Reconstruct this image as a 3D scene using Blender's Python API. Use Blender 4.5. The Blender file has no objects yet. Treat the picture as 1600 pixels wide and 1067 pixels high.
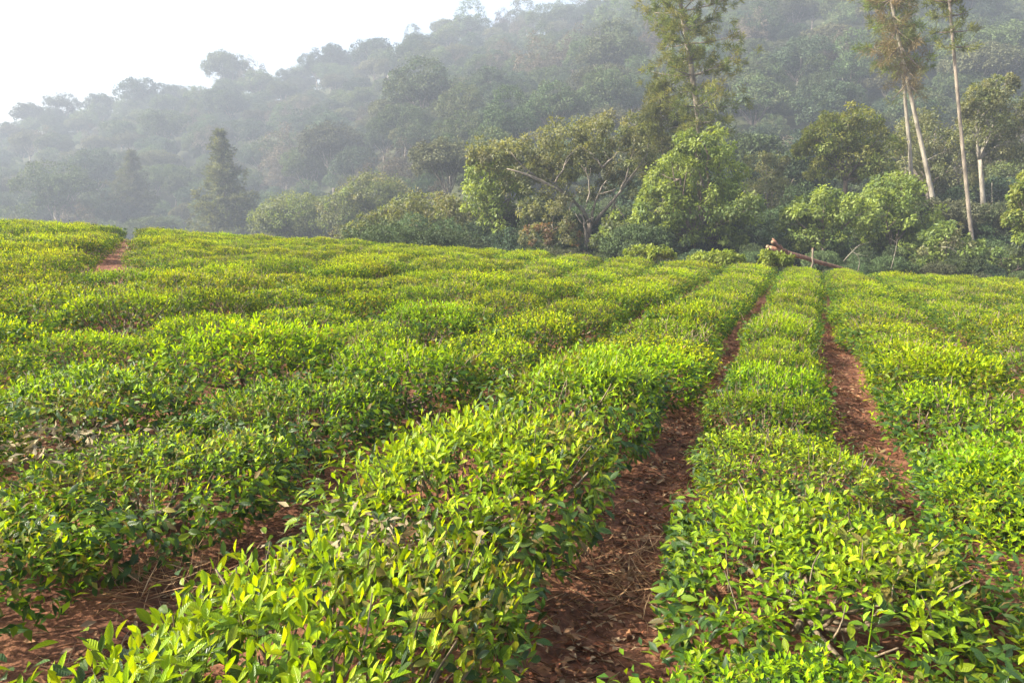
import bpy, math
import numpy as np
from mathutils import Vector

# ------------------------------------------------------------------ camera, sky, sun, exposure
scene = bpy.context.scene
COL = scene.collection
CAM_Z = 1.45
PITCH = math.radians(7.5)
FPX = 1200.0                       # focal length in pixels of a 1600 px wide frame
cam_data = bpy.data.cameras.new('camera')
cam = bpy.data.objects.new('camera', cam_data)
COL.objects.link(cam)
cam.location = (0, 0, CAM_Z)
cam.rotation_euler = (math.radians(90) - PITCH, 0, 0)
cam_data.sensor_width = 36.0
cam_data.lens = 36.0 * FPX / 1600.0
cam_data.clip_end = 3000
cam_data.clip_start = 0.05
scene.camera = cam

SUN_AZ = math.radians(-98)         # measured from +Y, negative = towards -X (left of the view)
SUN_EL = math.radians(38)
world = bpy.data.worlds.new('World')
scene.world = world
world.use_nodes = True
wn = world.node_tree.nodes
sky = wn.new('ShaderNodeTexSky')
sky.sky_type = 'NISHITA'
sky.sun_disc = False
sky.sun_elevation = SUN_EL
sky.sun_rotation = SUN_AZ
sky.air_density = 1.0
sky.dust_density = 6.0
sky.ozone_density = 1.0
bg = wn['Background']
bg.inputs['Strength'].default_value = 0.125
world.node_tree.links.new(sky.outputs['Color'], bg.inputs['Color'])

sd = bpy.data.lights.new('sun', 'SUN')
sd.energy = 5.0
sd.angle = math.radians(0.6)
sd.color = (1.0, 0.92, 0.76)
sun = bpy.data.objects.new('sun', sd)
COL.objects.link(sun)
S = Vector((math.sin(SUN_AZ) * math.cos(SUN_EL), math.cos(SUN_AZ) * math.cos(SUN_EL), math.sin(SUN_EL)))
sun.rotation_euler = S.to_track_quat('Z', 'Y').to_euler()
sun.location = (-30, 20, 60)

vs = scene.view_settings
vs.view_transform = 'Standard'
vs.look = 'None'
vs.gamma = 1.0
vs.use_curve_mapping = False
vs.exposure = 1.9
scene.cycles.max_bounces = 6
scene.cycles.diffuse_bounces = 2
scene.cycles.glossy_bounces = 2
scene.cycles.transmission_bounces = 4
scene.cycles.volume_bounces = 0
scene.cycles.use_denoising = True

# ------------------------------------------------------------------ helpers
RNG = np.random.default_rng(7)
PI = math.pi


def pt(px, py, Y):
    """world point seen at photo pixel (1600 wide) at depth y = Y"""
    a = (px - 800) / FPX
    b = -(py - 533.5) / FPX
    dy = math.cos(PITCH) + b * math.sin(PITCH)
    dz = -math.sin(PITCH) + b * math.cos(PITCH)
    t = Y / dy
    return np.array([a * t, Y, CAM_Z + dz * t])


def project(p):
    p = np.asarray(p, float)
    x, y, z = p[..., 0], p[..., 1], p[..., 2] - CAM_Z
    d = y * math.cos(PITCH) - z * math.sin(PITCH)
    u = y * math.sin(PITCH) + z * math.cos(PITCH)
    return 800 + FPX * x / d, 533.5 - FPX * u / d, d


_perm = np.random.default_rng(3).random((256, 256))


def vnoise(x, y):
    """value noise 0..1"""
    x = np.asarray(x, float); y = np.asarray(y, float)
    xi = np.floor(x).astype(int); yi = np.floor(y).astype(int)
    fx = x - xi; fy = y - yi
    fx = fx * fx * (3 - 2 * fx); fy = fy * fy * (3 - 2 * fy)
    a = _perm[xi & 255, yi & 255]; b = _perm[(xi + 1) & 255, yi & 255]
    c = _perm[xi & 255, (yi + 1) & 255]; d = _perm[(xi + 1) & 255, (yi + 1) & 255]
    return (a * (1 - fx) + b * fx) * (1 - fy) + (c * (1 - fx) + d * fx) * fy


def fbm(x, y, o=4):
    s = 0; a = .5
    for i in range(o):
        s = s + a * vnoise(x * 2 ** i + 17.3 * i, y * 2 ** i + 9.1 * i); a *= .5
    return s


def sstep(a, b, x):
    t = np.clip((np.asarray(x, float) - a) / (b - a), 0, 1)
    return t * t * (3 - 2 * t)


class MB:
    """collects triangles/quads with a colour and a leaf coordinate per vertex"""
    def __init__(self):
        self.v = []; self.f3 = []; self.f4 = []; self.c = []; self.uv = []; self.n = 0

    def add(self, v, f3=None, f4=None, c=(1, 1, 1), uv=None):
        v = np.asarray(v, float).reshape(-1, 3)
        self.v.append(v)
        c = np.asarray(c, float)
        if c.ndim == 1:
            c = np.tile(c, (len(v), 1))
        self.c.append(c)
        self.uv.append(np.zeros((len(v), 2)) if uv is None else uv)
        if f3 is not None and len(f3):
            self.f3.append(np.asarray(f3) + self.n)
        if f4 is not None and len(f4):
            self.f4.append(np.asarray(f4) + self.n)
        self.n += len(v)

    def mesh(self, name, mat, smooth=True):
        me = bpy.data.meshes.new(name)
        v = np.concatenate(self.v); c = np.concatenate(self.c); uv = np.concatenate(self.uv)
        f3 = np.concatenate(self.f3) if self.f3 else np.zeros((0, 3), int)
        f4 = np.concatenate(self.f4) if self.f4 else np.zeros((0, 4), int)
        me.vertices.add(len(v))
        me.vertices.foreach_set('co', v.astype(np.float32).ravel())
        loops = np.concatenate([f3.ravel(), f4.ravel()]).astype(np.int32)
        me.loops.add(len(loops))
        me.loops.foreach_set('vertex_index', loops)
        tot = np.concatenate([np.full(len(f3), 3), np.full(len(f4), 4)]).astype(np.int32)
        st = np.concatenate([[0], np.cumsum(tot)[:-1]]).astype(np.int32)
        me.polygons.add(len(tot))
        me.polygons.foreach_set('loop_start', st)
        me.polygons.foreach_set('loop_total', tot)
        me.polygons.foreach_set('use_smooth', np.full(len(tot), smooth))
        ca = me.attributes.new('col', 'FLOAT_COLOR', 'POINT')
        ca.data.foreach_set('color', np.concatenate([c, np.ones((len(c), 1))], 1).astype(np.float32).ravel())
        ua = me.attributes.new('leafuv', 'FLOAT2', 'POINT')
        ua.data.foreach_set('vector', uv.astype(np.float32).ravel())
        me.update(calc_edges=True)
        me.materials.append(mat)
        return me


def norm(a):
    return a / np.maximum(np.linalg.norm(a, axis=-1, keepdims=True), 1e-9)


def leaves(mb, base, d, up, L, W, col, droop=.25, fold=.25, lod=1):
    """leaf blades: base point, direction, approximate up normal, length, width, colour (n x 3)"""
    n = len(base)
    base = np.asarray(base, float); d = norm(np.asarray(d, float))
    side = norm(np.cross(d, up) + 1e-6)
    nn = norm(np.cross(side, d))
    L = np.broadcast_to(np.asarray(L, float), (n,))[:, None]
    W = np.broadcast_to(np.asarray(W, float), (n,))[:, None]
    droop = np.broadcast_to(np.asarray(droop, float), (n,))[:, None]
    col = np.broadcast_to(np.asarray(col, float), (n, 3))

    def at(s, t):
        """s along 0..1, t across -1..1 in half widths"""
        p = base + d * (L * (s - .25 * droop * s ** 3)) - nn * (L * droop * s * s)
        return p + side * (W * .5 * t) + nn * (W * fold * abs(t))
    if lod == 0:
        V = np.stack([at(0, 0), at(.5, -1), at(1, 0), at(.5, 1)], 1)
        k = 4
        F = np.array([[0, 2, 1], [0, 3, 2]])
        uv = np.array([[0, .0], [.5, -1], [1, 0], [.5, 1]])
    elif lod == 1:
        V = np.stack([at(0, 0), at(.5, -1), at(.52, 0), at(.5, 1), at(1, 0)], 1)
        k = 5
        F = np.array([[0, 2, 1], [0, 3, 2], [1, 2, 4], [2, 3, 4]])
        uv = np.array([[0, .0], [.5, -1], [.5, 0], [.5, 1], [1, 0]])
    else:
        st = [(.2, .62), (.45, 1.0), (.74, .72)]
        pts = [at(0, 0)]; uvl = [[0, 0]]
        for s, w in st:
            pts += [at(s, -w), at(s, 0), at(s, w)]
            uvl += [[s, -w], [s, 0], [s, w]]
        pts.append(at(1, 0)); uvl.append([1, 0])
        V = np.stack(pts, 1); k = 11
        F = [[0, 2, 1], [0, 3, 2]]
        for i in (1, 4):
            F += [[i, i + 1, i + 4], [i, i + 4, i + 3], [i + 1, i + 2, i + 5], [i + 1, i + 5, i + 4]]
        F += [[7, 8, 10], [8, 9, 10]]
        F = np.array(F); uv = np.array(uvl)
    idx = (np.arange(n) * k)[:, None, None] + F[None]
    mb.add(V.reshape(-1, 3), f3=idx.reshape(-1, 3), c=np.repeat(col, k, 0), uv=np.tile(uv, (n, 1)))


def tube(mb, pts, rad, n=6, c=(1, 1, 1), cap=True):
    pts = np.asarray(pts, float); m = len(pts)
    rad = np.broadcast_to(np.asarray(rad, float), (m,))
    tan = norm(np.gradient(pts, axis=0))
    ref = np.array([0.31, 0.95, 0.1]) if abs(tan[0][1]) < .9 else np.array([1., 0, 0])
    s = norm(np.cross(tan, ref)); b = np.cross(tan, s)
    a = np.arange(n) * 2 * PI / n
    V = pts[:, None] + rad[:, None, None] * (np.cos(a)[None, :, None] * s[:, None] + np.sin(a)[None, :, None] * b[:, None])
    F = []
    for i in range(m - 1):
        for j in range(n):
            F.append([i * n + j, i * n + (j + 1) % n, (i + 1) * n + (j + 1) % n, (i + 1) * n + j])
    V = V.reshape(-1, 3); f3 = []
    if cap:
        V = np.concatenate([V, pts[:1], pts[-1:]])
        for j in range(n):
            f3 += [[m * n, (j + 1) % n, j], [m * n + 1, (m - 1) * n + j, (m - 1) * n + (j + 1) % n]]
    uv = np.zeros((len(V), 2))
    mb.add(V, f3=f3, f4=F, c=c, uv=uv)


def bez(p0, p1, p2, n=7):
    t = np.linspace(0, 1, n)[:, None]
    return (1 - t) ** 2 * np.asarray(p0) + 2 * t * (1 - t) * np.asarray(p1) + t * t * np.asarray(p2)


def obj(name, me, parent=None, loc=(0, 0, 0)):
    o = bpy.data.objects.new(name, me)
    COL.objects.link(o)
    o.location = loc
    if parent is not None:
        o.parent = parent
    return o


def tag(o, label=None, cat=None, group=None, kind=None):
    if label: o['label'] = label
    if cat: o['category'] = cat
    if group: o['group'] = group
    if kind: o['kind'] = kind
    return o


def empty(name, loc, label, cat, group=None):
    o = obj(name, None, None, loc)
    o.empty_display_size = .2
    return tag(o, label, cat, group)


# ------------------------------------------------------------------ materials
def new_mat(name):
    m = bpy.data.materials.new(name)
    m.use_nodes = True
    nt = m.node_tree
    nt.nodes.clear()
    out = nt.nodes.new('ShaderNodeOutputMaterial')
    return m, nt, out


def N(nt, typ, **kw):
    n = nt.nodes.new(typ)
    for k, v in kw.items():
        setattr(n, k, v)
    return n


def leaf_material(name, trans=.38, rough=.42, tint=(1.25, 1.15, .5), hue_var=.03, val_var=.35, veins=False, spec=.5):
    m, nt, out = new_mat(name)
    L = nt.links.new
    at = N(nt, 'ShaderNodeAttribute', attribute_name='col')
    oi = N(nt, 'ShaderNodeObjectInfo')
    hs = N(nt, 'ShaderNodeHueSaturation')
    mr = N(nt, 'ShaderNodeMapRange')
    mr.inputs['To Min'].default_value = .5 - hue_var; mr.inputs['To Max'].default_value = .5 + hue_var
    L(oi.outputs['Random'], mr.inputs['Value']); L(mr.outputs[0], hs.inputs['Hue'])
    mul = N(nt, 'ShaderNodeMath', operation='MULTIPLY'); mul.inputs[1].default_value = 7.31
    fr = N(nt, 'ShaderNodeMath', operation='FRACT')
    mr2 = N(nt, 'ShaderNodeMapRange')
    mr2.inputs['To Min'].default_value = 1 - val_var; mr2.inputs['To Max'].default_value = 1 + val_var
    L(oi.outputs['Random'], mul.inputs[0]); L(mul.outputs[0], fr.inputs[0]); L(fr.outputs[0], mr2.inputs['Value'])
    L(mr2.outputs[0], hs.inputs['Value']); L(at.outputs['Color'], hs.inputs['Color'])
    col = hs.outputs['Color']
    pr = N(nt, 'ShaderNodeBsdfPrincipled')
    if veins:
        uv = N(nt, 'ShaderNodeAttribute', attribute_name='leafuv')
        sx = N(nt, 'ShaderNodeSeparateXYZ'); L(uv.outputs['Vector'], sx.inputs[0])
        ab = N(nt, 'ShaderNodeMath', operation='ABSOLUTE'); L(sx.outputs['Y'], ab.inputs[0])
        # side veins: sin(26*(s - 0.25|t|))
        m1 = N(nt, 'ShaderNodeMath', operation='MULTIPLY_ADD'); m1.inputs[1].default_value = -.22
        L(ab.outputs[0], m1.inputs[0]); L(sx.outputs['X'], m1.inputs[2])
        m2 = N(nt, 'ShaderNodeMath', operation='MULTIPLY'); m2.inputs[1].default_value = 48
        L(m1.outputs[0], m2.inputs[0])
        sn = N(nt, 'ShaderNodeMath', operation='SINE'); L(m2.outputs[0], sn.inputs[0])
        rib = N(nt, 'ShaderNodeMapRange'); rib.inputs['From Min'].default_value = 0; rib.inputs['From Max'].default_value = .12
        rib.inputs['To Min'].default_value = 1; rib.inputs['To Max'].default_value = 0
        L(ab.outputs[0], rib.inputs['Value'])
        mx = N(nt, 'ShaderNodeMix', data_type='RGBA'); mx.blend_type = 'MULTIPLY'
        mx.inputs['B'].default_value = (1.5, 1.4, 1.3, 1)
        sc = N(nt, 'ShaderNodeMath', operation='MULTIPLY'); sc.inputs[1].default_value = .6
        L(rib.outputs[0], sc.inputs[0]); L(sc.outputs[0], mx.inputs['Factor']); L(col, mx.inputs['A'])
        col = mx.outputs['Result']
        sub = N(nt, 'ShaderNodeMath', operation='MULTIPLY_ADD'); sub.inputs[1].default_value = -2.0
        L(rib.outputs[0], sub.inputs[0]); L(sn.outputs[0], sub.inputs[2])
        bp = N(nt, 'ShaderNodeBump'); bp.inputs['Strength'].default_value = .35; bp.inputs['Distance'].default_value = .002
        L(sub.outputs[0], bp.inputs['Height']); L(bp.outputs[0], pr.inputs['Normal'])
    L(col, pr.inputs['Base Color'])
    pr.inputs['Roughness'].default_value = rough
    pr.inputs['Specular IOR Level'].default_value = spec
    tr = N(nt, 'ShaderNodeBsdfTranslucent')
    tm = N(nt, 'ShaderNodeMix', data_type='RGBA'); tm.blend_type = 'MULTIPLY'; tm.inputs['Factor'].default_value = 1
    tm.inputs['B'].default_value = (*tint, 1)
    L(col, tm.inputs['A']); L(tm.outputs['Result'], tr.inputs['Color'])
    ms = N(nt, 'ShaderNodeMixShader'); ms.inputs[0].default_value = trans
    L(pr.outputs[0], ms.inputs[1]); L(tr.outputs[0], ms.inputs[2]); L(ms.outputs[0], out.inputs['Surface'])
    return m


def bark_material(name, c1, c2, scale=6., rough=.85):
    m, nt, out = new_mat(name)
    L = nt.links.new
    tc = N(nt, 'ShaderNodeTexCoord')
    mp = N(nt, 'ShaderNodeMapping'); mp.inputs['Scale'].default_value = (1, 1, .35)
    no = N(nt, 'ShaderNodeTexNoise'); no.inputs['Scale'].default_value = scale; no.inputs['Detail'].default_value = 6
    L(tc.outputs['Object'], mp.inputs[0]); L(mp.outputs[0], no.inputs['Vector'])
    cr = N(nt, 'ShaderNodeValToRGB')
    cr.color_ramp.elements[0].position = .35; cr.color_ramp.elements[0].color = (*c1, 1)
    cr.color_ramp.elements[1].position = .65; cr.color_ramp.elements[1].color = (*c2, 1)
    L(no.outputs['Fac'], cr.inputs[0])
    pr = N(nt, 'ShaderNodeBsdfPrincipled'); pr.inputs['Roughness'].default_value = rough
    bp = N(nt, 'ShaderNodeBump'); bp.inputs['Strength'].default_value = .6; bp.inputs['Distance'].default_value = .03
    L(no.outputs['Fac'], bp.inputs['Height']); L(bp.outputs[0], pr.inputs['Normal'])
    L(cr.outputs[0], pr.inputs['Base Color']); L(pr.outputs[0], out.inputs['Surface'])
    return m


def attr_material(name, rough=.9, trans=.0):
    return leaf_material(name, trans=trans, rough=rough, hue_var=0, val_var=0, tint=(1, .9, .7), spec=.2)


def ground_material():
    m, nt, out = new_mat('soil_and_forest_floor')
    L = nt.links.new
    geo = N(nt, 'ShaderNodeNewGeometry')
    no = N(nt, 'ShaderNodeTexNoise'); no.inputs['Scale'].default_value = 9; no.inputs['Detail'].default_value = 8
    no.inputs['Roughness'].default_value = .7
    L(geo.outputs['Position'], no.inputs['Vector'])
    cr = N(nt, 'ShaderNodeValToRGB')
    e = cr.color_ramp.elements
    e[0].position = .3; e[0].color = (.035, .016, .010, 1)
    e[1].position = .7; e[1].color = (.27, .13, .072, 1)
    k = e.new(.5); k.color = (.14, .062, .035, 1)
    L(no.outputs['Fac'], cr.inputs[0])
    no2 = N(nt, 'ShaderNodeTexNoise'); no2.inputs['Scale'].default_value = .6; no2.inputs['Detail'].default_value = 6
    L(geo.outputs['Position'], no2.inputs['Vector'])
    cr2 = N(nt, 'ShaderNodeValToRGB')
    cr2.color_ramp.elements[0].color = (.022, .030, .012, 1); cr2.color_ramp.elements[1].color = (.05, .055, .022, 1)
    L(no2.outputs['Fac'], cr2.inputs[0])
    sx = N(nt, 'ShaderNodeSeparateXYZ'); L(geo.outputs['Position'], sx.inputs[0])
    mr = N(nt, 'ShaderNodeMapRange'); mr.inputs['From Min'].default_value = 32; mr.inputs['From Max'].default_value = 36
    L(sx.outputs['Y'], mr.inputs['Value'])
    mx = N(nt, 'ShaderNodeMix', data_type='RGBA')
    L(mr.outputs[0], mx.inputs['Factor']); L(cr.outputs[0], mx.inputs['A']); L(cr2.outputs[0], mx.inputs['B'])
    pr = N(nt, 'ShaderNodeBsdfPrincipled'); pr.inputs['Roughness'].default_value = .95
    pr.inputs['Specular IOR Level'].default_value = .15
    no3 = N(nt, 'ShaderNodeTexNoise'); no3.inputs['Scale'].default_value = 45; no3.inputs['Detail'].default_value = 6
    L(geo.outputs['Position'], no3.inputs['Vector'])
    bp = N(nt, 'ShaderNodeBump'); bp.inputs['Strength'].default_value = .8; bp.inputs['Distance'].default_value = .02
    L(no3.outputs['Fac'], bp.inputs['Height']); L(bp.outputs[0], pr.inputs['Normal'])
    L(mx.outputs['Result'], pr.inputs['Base Color']); L(pr.outputs[0], out.inputs['Surface'])
    return m


M_TEA = leaf_material('tea_leaf', trans=.45, rough=.42, tint=(1.5, 1.3, .3), hue_var=.012, val_var=.12, spec=.14)
M_TEA_NEAR = leaf_material('tea_leaf_near', trans=.40, rough=.34, tint=(1.45, 1.25, .4), hue_var=.008, val_var=.08, veins=True, spec=.3)
M_TREE = leaf_material('tree_leaf', trans=.5, rough=.55, tint=(1.3, 1.2, .5), hue_var=.0, val_var=.0)
M_HILL = leaf_material('hill_leaf', trans=.25, rough=.6, tint=(1.2, 1.1, .6), hue_var=.018, val_var=.3, spec=.15)
M_NEEDLE = leaf_material('pine_needle', trans=.4, rough=.6, tint=(1.2, 1.1, .5), hue_var=0, val_var=0, spec=.2)
M_DRY = attr_material('dry_litter', rough=.9, trans=.15)
M_STEM = bark_material('tea_stem_bark', (.10, .075, .045), (.26, .20, .13), 30)
M_BARK = bark_material('brown_bark', (.07, .05, .035), (.20, .16, .12), 3)
M_PALE = bark_material('pale_bark', (.13, .115, .09), (.33, .30, .24), 4)
M_MIDBARK = bark_material('grey_bark', (.10, .085, .065), (.27, .23, .18), 4)
M_LOG = bark_material('red_brown_log', (.10, .045, .025), (.26, .13, .08), 8)
M_CUT = bark_material('fresh_cut_wood', (.18, .11, .065), (.30, .20, .12), 12)
M_GROUND = ground_material()

# ------------------------------------------------------------------ terrain
_rx = np.array([-500, -300, -254, -230, -190, -158, -95, -32, 16, 63, 158, 254, 400, 600]) * 1.0
_rz = np.array([26, 42, 52, 61, 66, 76, 82, 93, 98, 111, 140, 157, 165, 170]) * 1.0


def zfield(x, y):
    return -0.058 * x + 0.0235 * y


def terrain(x, y):
    x = np.asarray(x, float); y = np.asarray(y, float)
    xc = np.clip(x, -40, 40)
    f = zfield(xc, np.clip(y, -40, 40)) - .012 * np.maximum(0, y - 27) ** 2 * (y < 60)
    valley = -1.0 + np.clip(.075 * (x - 2), -6, 0.9)
    w = sstep(29, 50, y)
    z = f * (1 - w) + valley * w
    xr = x * 380 / np.maximum(y, 120)
    ridge = np.interp(xr, _rx, _rz) + 14 * (fbm(x / 55 + 3, y / 55) - .5)
    y0 = 70 + 95 * sstep(-.05, -.33, x / np.maximum(y, 40))
    s = np.clip((y - y0) / (380 - y0), 0, 1)
    prof = s ** 1.25
    back = np.clip((y - 380) / 250, 0, 1)
    z = z + (ridge * prof * (1 - .55 * back ** 1.3)) + sstep(80, 150, y) * 16 * (fbm(x / 42, y / 60) - .47) * (1 - .6 * s)
    return z


def graded(lo, hi, fine_lo, fine_hi, step, grow=1.16):
    a = list(np.arange(fine_lo, fine_hi, step))
    s = step; p = a[-1]
    while p < hi:
        s = min(s * grow, 14); p += s; a.append(p)
    s = step; p = a[0]; b = []
    while p > lo:
        s = min(s * grow, 14); p -= s; b.append(p)
    return np.array(b[::-1] + a)


gx = graded(-560, 560, -6, 8, .09, 1.09)
gy = graded(-60, 640, 1.4, 14, .09, 1.06)
GX, GY = np.meshgrid(gx, gy)
GZ = terrain(GX, GY)
near = 1 - sstep(16, 34, np.hypot(GX, GY))
GZ = GZ + near * (.10 * (fbm(GX * 2.2, GY * 2.2, 5) - .5) + .035 * (vnoise(GX * 11, GY * 11) - .5))
nx, ny = len(gx), len(gy)
ii = np.arange(nx * ny).reshape(ny, nx)
quads = np.stack([ii[:-1, :-1], ii[:-1, 1:], ii[1:, 1:], ii[1:, :-1]], -1).reshape(-1, 4)
g = MB(); g.add(np.stack([GX, GY, GZ], -1), f4=quads)
ground = obj('ground', g.mesh('ground', M_GROUND))
tag(ground, 'red brown soil of the tea slope running into the forest floor', kind='structure')

# ------------------------------------------------------------------ haze
hm, hnt, hout = new_mat('haze_air')
pv = N(hnt, 'ShaderNodeVolumePrincipled')
pv.inputs['Color'].default_value = (.56, .64, .77, 1)
pv.inputs['Density'].default_value = .0014
pv.inputs['Anisotropy'].default_value = .08
hnt.links.new(pv.outputs[0], hout.inputs['Volume'])
HX, HY0, HY1 = 575, -75, 655
HZ0 = float(GZ.min()) - 1.0
HZ1 = float(GZ.max()) + 24
hb = MB()
hb.add([(sx, sy, sz) for sz in (HZ0, HZ1) for sy in (HY0, HY1) for sx in (-HX, HX)],
       f4=[[0, 2, 3, 1], [4, 5, 7, 6], [0, 1, 5, 4], [2, 6, 7, 3], [0, 4, 6, 2], [1, 3, 7, 5]])
haze = obj('haze', hb.mesh('haze', hm, smooth=False))
tag(haze, 'pale morning haze hanging over the wooded hill', kind='stuff')

# ------------------------------------------------------------------ trees
def rdir(n, rng):
    return norm(rng.normal(size=(n, 3)))


def clump_leaves(mb, cen, rad, cols, lsize, nsub, nleaf, rng, lod=0, flat=.8, elong=.55, low=-.55, tight=.62, spread=.5):
    """ellipsoid of foliage: sub-clumps spread over its shell, leaves spread over each sub-clump"""
    cen = np.asarray(cen, float); rad = np.asarray(rad, float)
    d = rdir(nsub * 3, rng)
    d = d[d[:, 2] > low][:nsub]
    rr = rng.uniform(tight, 1.0, (len(d), 1))
    sub = cen + d * rad * rr
    sr = float(np.mean(rad)) * rng.uniform(.17, .36, len(d))
    tone = rng.uniform(.72, 1.28, len(d))
    pick = rng.integers(0, len(cols), len(d))
    P = []; D = []; U = []; C = []
    for k in range(len(d)):
        n = max(4, int(nleaf * rng.uniform(.6, 1.3)))
        e = rdir(n, rng)
        e = norm(e + .5 * d[k])
        p = sub[k] + e * np.array([1, 1, flat]) * sr[k] * rng.uniform(.55, 1.1, (n, 1))
        dirn = norm(e * .8 + rng.normal(size=(n, 3)) * .5 + np.array([0, 0, -.25]))
        up = norm(e * (1 if spread >= .5 else 2.2) + np.array([0, 0, .9 if spread >= .5 else .3]) + rng.normal(size=(n, 3)) * .9 * spread)
        P.append(p); D.append(dirn); U.append(up)
        C.append(np.asarray(cols[pick[k]])[None] * tone[k] * rng.uniform(.75, 1.25, (n, 1)))
    P = np.concatenate(P); D = np.concatenate(D); U = np.concatenate(U); C = np.concatenate(C)
    Ls = lsize * rng.uniform(.7, 1.35, len(P))
    leaves(mb, P, D, U, Ls, Ls * elong, C, droop=.2, fold=.15, lod=lod)
    return sub


def limb_mesh(mb, p0, p2, r0, r1, rng, sag=.0, n=8):
    p0 = np.asarray(p0, float); p2 = np.asarray(p2, float)
    L = np.linalg.norm(p2 - p0)
    mid = (p0 + p2) / 2 + rng.normal(size=3) * L * .08 + np.array([0, 0, sag * L])
    pts = bez(p0, mid, p2, n)
    pts[1:-1] += rng.normal(size=(n - 2, 3)) * L * .012
    tube(mb, pts, np.linspace(r0, r1, n), 6)
    return pts


def make_tree(name, label, cat, base, crowns, cols, lsize, trunk_r, bark, rng, fork=None, nsub=34, nleaf=34, group=None,
              extra_limbs=(), limb_r=.5, elong=.55, low=-.55, twigs=4, trunk_pts=None, limbs=True, limb_bark=None):
    """crowns: list of (centre, radii) in world space; base: world point; limbs run from the fork to every crown clump"""
    base = np.asarray(base, float)
    root = empty(name, base, label, cat, group)
    cen = np.array([c for c, r in crowns])
    if fork is None:
        c = cen.mean(0); lowest = min(c_[2] - r_[2] for c_, r_ in crowns)
        fork = np.array([base[0] * .5 + c[0] * .5, base[1] * .5 + c[1] * .5, max(base[2] + .6, lowest * .75 + c[2] * .25)])
    fork = np.asarray(fork, float)
    mb = MB()
    if trunk_pts is None:
        midp = (base + fork) / 2 + rng.normal(size=3) * np.array([.15, .15, 0])
        tp = bez(base - np.array([0, 0, .4]), midp, fork, 8) - base
    else:
        tp = np.asarray(trunk_pts) - base
    rr = np.linspace(1, .62, len(tp)) * trunk_r
    rr[0] *= 1.35
    tube(mb, tp, rr, 9)
    obj('trunk', mb.mesh('trunk', bark), root)
    fl = MB()
    for (c, r) in crowns:
        sub = clump_leaves(fl, np.asarray(c) - base, r, cols, lsize, nsub, nleaf, rng, elong=elong, low=low)
        if limbs:
            lm = MB()
            pts = limb_mesh(lm, fork - base, np.asarray(c) - base, trunk_r * limb_r, trunk_r * .16, rng)
            for q in rng.choice(len(sub), min(twigs, len(sub)), replace=False):
                a = pts[rng.integers(3, len(pts))]
                limb_mesh(lm, a, sub[q], trunk_r * .16, trunk_r * .05, rng, n=5)
            obj('limb', lm.mesh('limb', bark), root)
    for pl, r0, r1 in extra_limbs:
        lm = MB()
        p = np.asarray(pl) - base
        if len(p) == 3:
            p = bez(p[0], p[1], p[2], 8)
            p[1:-1] += rng.normal(size=(6, 3)) * .05
        r0 *= .62; r1 *= .55
        tube(lm, p, np.linspace(r0, r1, len(p)), 6)
        for k in range(3):
            a = p[rng.integers(3, len(p))]
            limb_mesh(lm, a, a + norm(p[-1] - p[0] + rng.normal(size=3) * 2) * np.linalg.norm(p[-1] - p[0]) * .4, r1 * .9, r1 * .35, rng, n=5)
        obj('limb', lm.mesh('limb', limb_bark or bark), root)
    obj('crown', fl.mesh('crown', M_TREE), root)
    return root


def crowns_px(lst, Y, rng, depth=1.0):
    """ellipses given in photo pixels at depth Y -> clumps with real volume (a front and a back one each)"""
    out = []
    for (px, py, rx, ry) in lst:
        c = pt(px, py, Y); k = Y / FPX
        R = np.array([rx * k, (rx + ry) * .5 * k * depth, ry * k])
        off = rng.uniform(-.45, .45) * R[1]
        out.append((c + np.array([0, off, 0]), R))
        if rx > 38:
            out.append((c + np.array([rng.uniform(-.2, .2) * R[0], R[1] * 1.1, -.1 * R[2]]), R * .85))
    return out


def gpt(px, Y, dz=0.):
    x = pt(px, 400, Y)[0]
    return np.array([x, Y, float(terrain(x, Y)) + dz])


def _b(cols, f):
    return [tuple(np.array(c) * f) for c in cols]


OLIVE = [(.080, .095, .034), (.090, .098, .038), (.070, .086, .03), (.098, .10, .044)]
GREEN = [(.088, .122, .028), (.105, .14, .03), (.072, .105, .03)]
LGREEN = [(.125, .16, .032), (.14, .18, .035), (.10, .14, .032)]
YGREEN = [(.12, .14, .03), (.14, .15, .035), (.10, .12, .03)]
BROWN = [(.100, .106, .050), (.092, .102, .045), (.110, .110, .056), (.088, .102, .044)]
DARK = [(.055, .07, .025), (.065, .08, .025), (.045, .06, .025)]

OLIVE, GREEN, LGREEN, YGREEN, BROWN, DARK = [_b(c, f) for c, f in ((OLIVE, 1.75), (GREEN, 1.85), (LGREEN, 1.65), (YGREEN, 1.5), (BROWN, 1.8), (DARK, 2.0))]
EDGE_ELL = []          # photo-space ellipses of the edge trees, for the hidden-tree test below


def edge_tree(name, label, Y, basepx, ell, cols, lsize, trunk_r, bark, seed, cat='tree', dense=1.0, **kw):
    rng = np.random.default_rng(seed)
    EDGE_ELL.extend([(a, b, c * .8, d * .8) for a, b, c, d in ell])
    area = sum(rx * ry for _, _, rx, ry in ell) / len(ell) * (Y / FPX) ** 2
    nsub = int(np.clip(16 * area ** .75 * dense, 16, 120))
    nleaf = int(kw.pop('nleaf', 40) * 1.7)
    lsize *= .74
    return make_tree(name, label, cat, gpt(basepx, Y), crowns_px(ell, Y, rng), cols, lsize, trunk_r, bark, rng,
                     nsub=nsub, nleaf=nleaf, **kw)


def w3(lst, Y):
    return [pt(px, py, Y + (dy or 0)) for px, py, dy in lst]


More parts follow.
